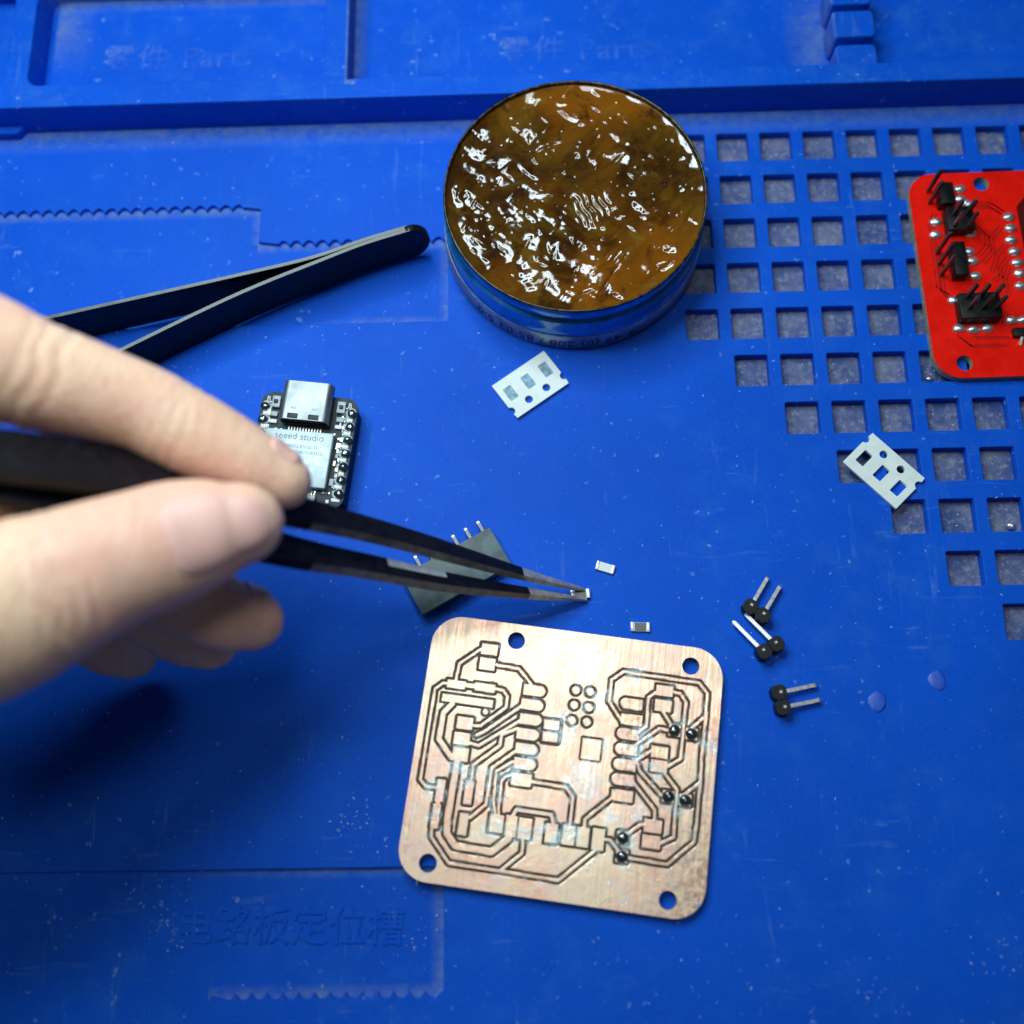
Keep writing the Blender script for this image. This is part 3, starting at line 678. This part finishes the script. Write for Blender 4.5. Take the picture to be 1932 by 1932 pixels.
def pinhead(cells, tips, name='pin_header_block'):
    P = [rz(*q) for q in cells]; xs, ys = [p[0] for p in P], [p[1] for p in P]
    b = mk('header_block', bevel_box(max(xs) - min(xs) + 2.4, max(ys) - min(ys) + 2.4, 2.5, .25, ((max(xs) + min(xs)) / 2, (max(ys) + min(ys)) / 2, 1.61 + 1.25)), 'black_plastic', red, smooth=40)
    for (tx, ty), ht in tips:
        q = rl((2600 + tx / 2.646) * .63889, (450 + ty / 2.646) * .63889, ht)
        mk('header_pin', bar((q[0], q[1], 1.7), (q[0], q[1], ht), .64, .35), 'pin_shaded', red)  # dark reflections of the pins are painted into this metal
HT = 9.0
pinhead([(470, 330), (500, 410)], [((478, 132), HT), ((492, 222), HT)])
pinhead([(540, 520), (640, 520), (545, 610), (650, 610)], [((648, 372), HT), ((755, 368), HT), ((655, 460), HT), ((765, 462), HT)])
pinhead([(570, 790), (590, 870), (600, 960)], [((552, 625), HT), ((570, 712), HT), ((586, 802), HT)])
pinhead([(625, 1190), (735, 1195), (845, 1200), (640, 1290), (745, 1290), (850, 1290)], [((762, 1025), HT), ((860, 1026), HT), ((970, 1026), HT), ((775, 1120), HT), ((890, 1112), HT), ((992, 1118), HT)])
for i, (x, y) in enumerate([(620, 290), (620, 370), (430, 548), (428, 648), (700, 635), (660, 400), (690, 780), (718, 852), (742, 970), (570, 1160), (612, 1380), (722, 1388), (832, 1378),
                            (1000, 508), (1015, 597), (1018, 687), (1045, 777), (1068, 866), (1085, 950), (1090, 1048), (1022, 1315), (1118, 1312), (690, 410)]):
    p = rz(x, y); mk('solder_joint', blob(1.22, .92, .75, .12, i, 18, -.1), 'solder', red, (p[0], p[1], 1.6), smooth=180)
p0, p1 = rz(1130, 420), rz(1130, 1080)
ml = p0[1] - p1[1]
mk('module_socket', bevel_box(2.5, ml, 8.5, .2, (p0[0] - .5, (p0[1] + p1[1]) / 2, 1.6 + 4.26)), 'black_plastic', red, smooth=40)
p = rz(1075, 1420); mk('transistor', bevel_box(3.0, 1.7, 1.1, .15, (p[0] + .3, p[1], 2.2)), 'black_plastic', red, smooth=40)
q = rz(1085, 1510); mk('transistor_leg', bar((p[0] + .4, p[1] - .6, 2.1), (q[0], q[1], 1.65), .5), 'pin_metal', red)

# ================================================================ TWEEZERS LYING ON THE MAT
def ribbon(pts, ups, outs, wid, thk, bare=999):
    """strip along pts (middle line), wid across 'ups', thk across 'outs'; faces 0 paint, 1 edge metal"""
    v, f, mi = [], [], []; n = len(pts)
    for p, u, o, w, t in zip(pts, ups, outs, wid, thk):
        p, u, o = Vector(p), Vector(u).normalized(), Vector(o).normalized()
        for su, so in ((-1, -1), (1, -1), (1, 1), (-1, 1)): v.append(p + u * su * w / 2 + o * so * t / 2)
    for i in range(n - 1):
        a, b = i * 4, i * 4 + 4
        for k, m in ((0, 0), (1, 1), (2, 0), (3, 1)):
            j = (k + 1) % 4; f.append((a + k, a + j, b + j, b + k)); mi.append(m if i < bare else 0)
    f.append((3, 2, 1, 0)); mi.append(1); f.append((4 * n - 4, 4 * n - 3, 4 * n - 2, 4 * n - 1)); mi.append(1)
    me = from_py(v, f); me.polygons.foreach_set('material_index', mi); return me
def smooth_path(P, n=40):
    P = [np.array(p, float) for p in P]; P = [2 * P[0] - P[1]] + P + [2 * P[-1] - P[-2]]; out = []
    for i in range(1, len(P) - 2):
        a, b, c_, d_ = P[i - 1:i + 3]
        for k in range(n):
            t = k / n; out.append(.5 * (2 * b + (c_ - a) * t + (2 * a - 5 * b + 4 * c_ - d_) * t * t + (3 * b - a - 3 * c_ + d_) * t ** 3))
    out.append(P[-2]); return out
ZE = 9.4
tw1 = thing('tweezers', 'black tweezers lying open on the mat before the flux tin', 'tweezers', (0, 0, .02))
ftop = [W(*q, ZE) for q in ((772, 434), (690, 459), (609, 490), (447, 556), (240, 655), (60, 745))]
btop = [W(*q, ZE) for q in ((768, 429), (690, 452), (586, 487), (447, 520), (300, 553), (90, 600), (-60, 636))]
def flat_arm(tops, lean):
    pts = smooth_path([(p[0], p[1], ZE / 2 + .15) for p in tops], 10); outs = []
    for i in range(len(pts)):
        d = pts[min(i + 1, len(pts) - 1)] - pts[max(i - 1, 0)]; o = Vector((-d[1], d[0], 0)).normalized(); outs.append(o)
    ups = [Vector((o.x * lean, o.y * lean, 1)) for o in outs]
    n = len(pts); wid = [ZE] * n
    return ribbon(pts, ups, outs, wid, [.65] * n)
mk('arm', flat_arm(ftop, .0), ['black_paint', 'dark_edge'], tw1)
mk('arm', flat_arm(btop, .0), ['black_paint', 'dark_edge'], tw1)
# rounded joined end
ep = (np.array(W(772, 434, ZE)) + np.array(W(768, 429, ZE))) / 2; dE = ep - (np.array(W(690, 459, ZE)) + np.array(W(690, 452, ZE))) / 2
aE = math.atan2(dE[1], dE[0])
me = plate([(x, y) for x, y in ([(-.6, -ZE / 2), (0, -ZE / 2)] + [(3.6 * math.sin(math.pi * i / 12), -ZE / 2 * math.cos(math.pi * i / 12)) for i in range(1, 12)] + [(0, ZE / 2), (-.6, ZE / 2)])], (), -.72, .72, .2, 2)
oE = mk('joined_end', me, 'black_paint', tw1, (ep[0], ep[1], ZE / 2 + .15), smooth=40); oE.rotation_euler = (math.pi / 2, 0, aE)

# ================================================================ TWEEZERS IN THE HAND
tw2 = thing('tweezers', 'black tweezers with bare steel tips held in the hand', 'tweezers', tuple(W(1100, 1121, 0)))
tw2.location = (0, 0, 0)
def held(line, conv, inward):
    P = smooth_path(line, 10); n = len(P); s = np.r_[0, np.cumsum([np.linalg.norm(P[i + 1] - P[i]) for i in range(n - 1)])]
    pts, ups, outs, wid, thk = [], [], [], [], []
    for i in range(n):
        d = P[min(i + 1, n - 1)] - P[max(i - 1, 0)]; d = Vector(d).normalized()
        vv = Vector(CAM - P[i]).normalized(); e1 = d.cross(vv).normalized(); e2 = e1.cross(d).normalized()   # e1 up the picture, e2 to the eye
        ph = math.radians(50); N = (e1 * math.sin(ph) + e2 * math.cos(ph)); U = (-e1 * math.cos(ph) + e2 * math.sin(ph))
        pts.append(Vector(P[i])); ups.append(U); outs.append(N)
        wid.append(np.interp(s[i], [0, 2, 10, 25, 45, 60, 80], [.6, .8, 1.6, 3.0, 4.4, 6.4, 9])); thk.append(np.interp(s[i], [0, 3, 10, 30, 80], [.35, .6, 1.1, 1.7, 1.6]))
    k = int(np.searchsorted(s, 11.5))
    return (pts, ups, outs, wid, thk), k
for line in ([W(1103, 1113, 1.0), W(1000, 1087, 7.2), W(800, 1028, 18.5), W(700, 1000, 24.5), W(520, 955, 34.5), W(280, 898, 46), W(0, 858, 57), W(-300, 832, 66)],
             [W(1106, 1131, .8), W(1010, 1121, 6.0), W(840, 1098, 15.0), W(700, 1070, 22.5), W(525, 1035, 31.5), W(280, 965, 43.5), W(0, 904, 55), W(-300, 855, 65)]):
    A, k = held(line, 0, 0)
    arm = mk('arm', ribbon(*[q[k:] for q in A], bare=26), ['black_paint', 'worn_edge'], tw2, smooth=30)
    mk('steel_tip', ribbon(*[q[:k + 1] for q in A]), 'bare_steel', arm, smooth=30)
    if line[0][1] < W(1103, 1120, 1)[1]:            # pale facet strip laid on the near arm
        sl = [q[20:29] for q in A]
        mk('pale_facet', ribbon([p - u * w * .26 + o * (t / 2 + .02) for p, u, o, w, t in zip(*sl)], sl[1], sl[2], [w * .42 for w in sl[3]], [.12] * len(sl[0])), 'tin_terminal', arm)

# ================================================================ HAND
def tube(path, q=.85, nseg=28, tw=0.):
    """closed tapering tube through (px, py, z, r); returns verts, faces and a frame function"""
    P = smooth_path([(*W(a, b, z), r) for a, b, z, r in path], 12); C3 = [p[:3] for p in P]; R = [p[3] for p in P]; n = len(P)
    fr = []
    for i in range(n):
        d = Vector(C3[min(i + 1, n - 1)] - C3[max(i - 1, 0)]).normalized(); vv = Vector(CAM - C3[i]).normalized()
        e1 = d.cross(vv).normalized(); fr.append((Vector(C3[i]), d, e1, e1.cross(d).normalized(), R[i]))
    v, f = [], []; rings = []
    def ring(c_, e1, e2, r):
        k = len(v)
        for j in range(nseg): a = 2 * math.pi * j / nseg; v.append(c_ + e1 * r * math.cos(a) + e2 * r * q * math.sin(a))
        rings.append(k)
    c0, d0, a0, b0, r0 = fr[0]
    for t in (80, 62, 45, 28, 12): ring(c0 - d0 * r0 * 1.15 * math.sin(math.radians(t)), a0, b0, r0 * math.cos(math.radians(t)))
    for c_, d, a, b, r in fr: ring(c_, a, b, r)
    c1, d1, a1, b1, r1 = fr[-1]
    for t in (15, 40, 65, 80): ring(c1 + d1 * r1 * math.sin(math.radians(t)), a1, b1, r1 * math.cos(math.radians(t)))
    for a, b in zip(rings[:-1], rings[1:]):
        for j in range(nseg): k = (j + 1) % nseg; f.append((a + j, a + k, b + k, b + j))
    f.append(tuple(rings[0] + j for j in reversed(range(nseg)))); f.append(tuple(rings[-1] + j for j in range(nseg)))
    return v, f, fr
index = [(526, 904, 38, 4.4), (488, 886, 39, 5.2), (425, 852, 41, 5.8), (330, 804, 44, 6.4), (270, 772, 46, 6.3), (180, 742, 49, 6.8), (60, 706, 53, 7.7), (-90, 650, 58, 8.6), (-260, 610, 62, 9.2), (-420, 640, 64, 10)]
thumb = [(442, 991, 46, 5.9), (404, 1000, 46.5, 7.2), (338, 1019, 47, 8.2), (270, 1042, 48.5, 8.5), (190, 1070, 50, 9.0), (90, 1112, 52, 10.2), (-60, 1165, 55, 11.5), (-250, 1180, 60, 13), (-420, 1050, 64, 14)]
middle = [(468, 1168, 26, 4.9), (435, 1162, 27.5, 5.6), (375, 1140, 30, 5.9), (300, 1105, 34, 6.2), (180, 1065, 40, 6.6), (20, 1010, 46, 7.4), (-200, 900, 54, 8.4), (-420, 800, 60, 9)]
ring_ = [(388, 1208, 17, 4.7), (355, 1194, 19, 5.4), (295, 1158, 23, 5.8), (220, 1112, 28, 6.2), (100, 1060, 35, 6.6), (-60, 1010, 43, 7.2), (-300, 930, 52, 8.5), (-440, 900, 58, 9)]
little = [(240, 1226, 11, 4.8), (212, 1214, 13, 5.4), (160, 1180, 17, 5.6), (90, 1138, 22, 5.8), (-30, 1090, 30, 6.2), (-200, 1040, 40, 6.8), (-420, 980, 52, 8)]
palm = [(-300, 700, 62, 13), (-480, 850, 62, 22), (-560, 980, 62, 26), (-700, 1080, 64, 26), (-950, 1200, 68, 24)]
palm2 = [(-260, 1130, 56, 14), (-480, 1040, 60, 20), (-700, 1080, 64, 24)]
V_, F_, frames = [], [], {}
for nm, path, q in (('index', index, .9), ('thumb', thumb, .78), ('middle', middle, .9), ('ring', ring_, .9), ('little', little, .9), ('palm', palm, .7), ('palm2', palm2, .7)):
    v, f, fr = tube(path, q); k = len(V_); V_ += v; F_ += [tuple(i + k for i in x) for x in f]; frames[nm] = (fr, q)
tmp = bpy.data.objects.new('tmp', from_py(V_, F_)); C.objects.link(tmp)
rm = tmp.modifiers.new('r', 'REMESH'); rm.mode = 'VOXEL'; rm.voxel_size = .0007
sm = tmp.modifiers.new('s', 'SMOOTH'); sm.factor = .5; sm.iterations = 6
hm = baked(tmp); bpy.data.objects.remove(tmp); hm.materials.clear()
def crease(me, nm, marks):
    # fold lines across the joints: shallow grooves pressed into the finished skin
    fr = frames[nm][0]; n = len(me.vertices); co = np.empty(n * 3); me.vertices.foreach_get('co', co); co = co.reshape(-1, 3) / MM
    nrm = np.empty(n * 3); me.vertices.foreach_get('normal', nrm); nrm = nrm.reshape(-1, 3)
    cs = np.array([f[0] for f in fr]); rs = np.array([f[4] for f in fr])
    dist = np.linalg.norm(co[:, None] - cs[None], axis=2); near = dist.min(1); i0 = dist.argmin(1)
    d = np.array([f[1] for f in fr])[i0]; along = ((co - cs[i0]) * d).sum(1)
    seg = np.r_[0, np.cumsum(np.linalg.norm(np.diff(cs, axis=0), axis=1))]; s_ = seg[i0] + along
    wob = np.array([mnoise.noise(Vector(c_) * .25) for c_ in co])
    ok = near < rs[i0] * 1.25
    for mark, dep, wd in marks:
        co -= nrm * (ok * dep * .6 * np.exp(-((s_ + wob * 1.6 - mark) / wd) ** 2))[:, None]
    me.vertices.foreach_set('co', (co * MM).ravel()); me.update()
crease(hm, 'thumb', [(20.5, .35, .6), (22.6, .5, .7), (24.6, .4, .6), (27, .3, .6), (35, .25, .8), (38, .3, .8)])
crease(hm, 'index', [(14.6, .25, .5), (16.2, .35, .6), (17.8, .25, .5), (33, .3, .7), (35.5, .4, .7), (38, .3, .7)])
crease(hm, 'middle', [(14, .3, .6), (15.8, .35, .6)])
hand = mk('hand', hm, 'skin', None, smooth=180)
tag(hand, 'bare hand pinching black tweezers between thumb and index finger', 'hand')
def nail(nm, s0, s1, th0, half, off=.4, n=20):
    fr, q = frames[nm]; v, f = [], []
    for i in range(n + 1):
        u = i / n; s = s0 + (s1 - s0) * u; k = min(int(s), len(fr) - 2) if s >= 0 else 0; t = s - k
        c_ = fr[k][0].lerp(fr[k + 1][0], t); e1 = fr[k][2]; e2 = fr[k][3]; r = fr[k][4] * (1 - t) + fr[k + 1][4] * t
        if s < 0: c_ = fr[0][0] + fr[0][1] * s * .35; r = fr[0][4] * math.sqrt(max(.1, 1 - (s * .35 / (fr[0][4] * 1.15)) ** 2))
        w = half * (1 - abs(2 * u - 1) ** 4 * .55)
        for j in range(n + 1):
            y = (j / n * 2 - 1); a = th0 + w * y; edge_ = max(abs(y), abs(2 * u - 1)) ** 6
            rr = r + off * (1 - edge_) - .35 * edge_
            v.append(c_ + e1 * rr * math.cos(a) + e2 * rr * q * math.sin(a))
    for i in range(n):
        for j in range(n): a = i * (n + 1) + j; f.append((a, a + 1, a + n + 2, a + n + 1))
    return from_py(v, f)
mk('thumb_nail', nail('thumb', -15, 31, math.radians(90), math.radians(47)), 'nail', hand, smooth=180)
mk('index_nail', nail('index', -6, 14, math.radians(12), math.radians(40)), 'nail', hand, smooth=180)
mk('middle_nail', nail('middle', -8, 10, math.radians(15), math.radians(44)), 'nail', hand, smooth=180)

# ================================================================ SMALL DEBRIS
for px, py, r, lab in ((1905, 994, .75, 'bright solder bead in a pocket below the white tape'), (1752, 716, .5, 'small solder bead in a pocket by the red board corner')):
    p = W(px, py, -2); tag(mk('solder_bead', blob(r * 1.2, r, r * .8, .2, px, 12), 'solder', None, (p[0], p[1], -2 + r * .7), smooth=180), lab, 'solder bead')
v, f = [], []
rng = random.Random(3)
def crumb(x, y, z, s):
    k = len(v); a = rng.uniform(0, 6.28); l = s * rng.uniform(.5, 2.0)
    dx, dy = math.cos(a) * l, math.sin(a) * l; nx, ny = -math.sin(a) * s * .5, math.cos(a) * s * .5
    for q in ((-dx, -dy, 0), (nx, ny, 0), (dx, dy, 0), (-nx, -ny, 0), (0, 0, s * .5)): v.append((x + q[0], y + q[1], z + q[2] + .01))
    f.extend([(k, k + 3, k + 4), (k + 3, k + 2, k + 4), (k + 2, k + 1, k + 4), (k + 1, k, k + 4)])
spots = [(rng.uniform(0, 1932), rng.uniform(240, 1932)) for _ in range(520)]
for cxp, cyp, n, s in ((677, 1546, 26, 16), (1640, 1870, 14, 20), (900, 150, 5, 12), (700, 1600, 6, 20), (1050, 1500, 0, 1), (1480, 700, 5, 30), (320, 1735, 30, 28), (300, 1700, 18, 30), (770, 1760, 20, 30), (1895, 1800, 16, 24), (640, 560, 16, 25), (740, 590, 16, 20), (530, 210, 0, 9)):
    spots += [(rng.gauss(cxp, s), rng.gauss(cyp, s)) for _ in range(n)]
for px, py in spots:
    p = W(px, py)
    inb = lambda P: False
    x, y = p[0], p[1]; z = 0.
    if y > LEDGE_Y - .5: continue
    if -12.2 > x and (38.3 < y < 64 or y < -60.4): z = -.9
    if x > X0 - PX - 2 and y > -20: 
        u, w = (x - X0) % PX, (Y0 - y) % PY
        if u < HW + .3 and w < HW + .3: continue
    crumb(x, y, z, rng.choice([.08, .1, .1, .14, .18]))
dust = mk('dust_crumbs', from_py(v, f), 'lint'); tag(dust, 'pale dust crumbs scattered over the blue mat', 'dust', kind='stuff')
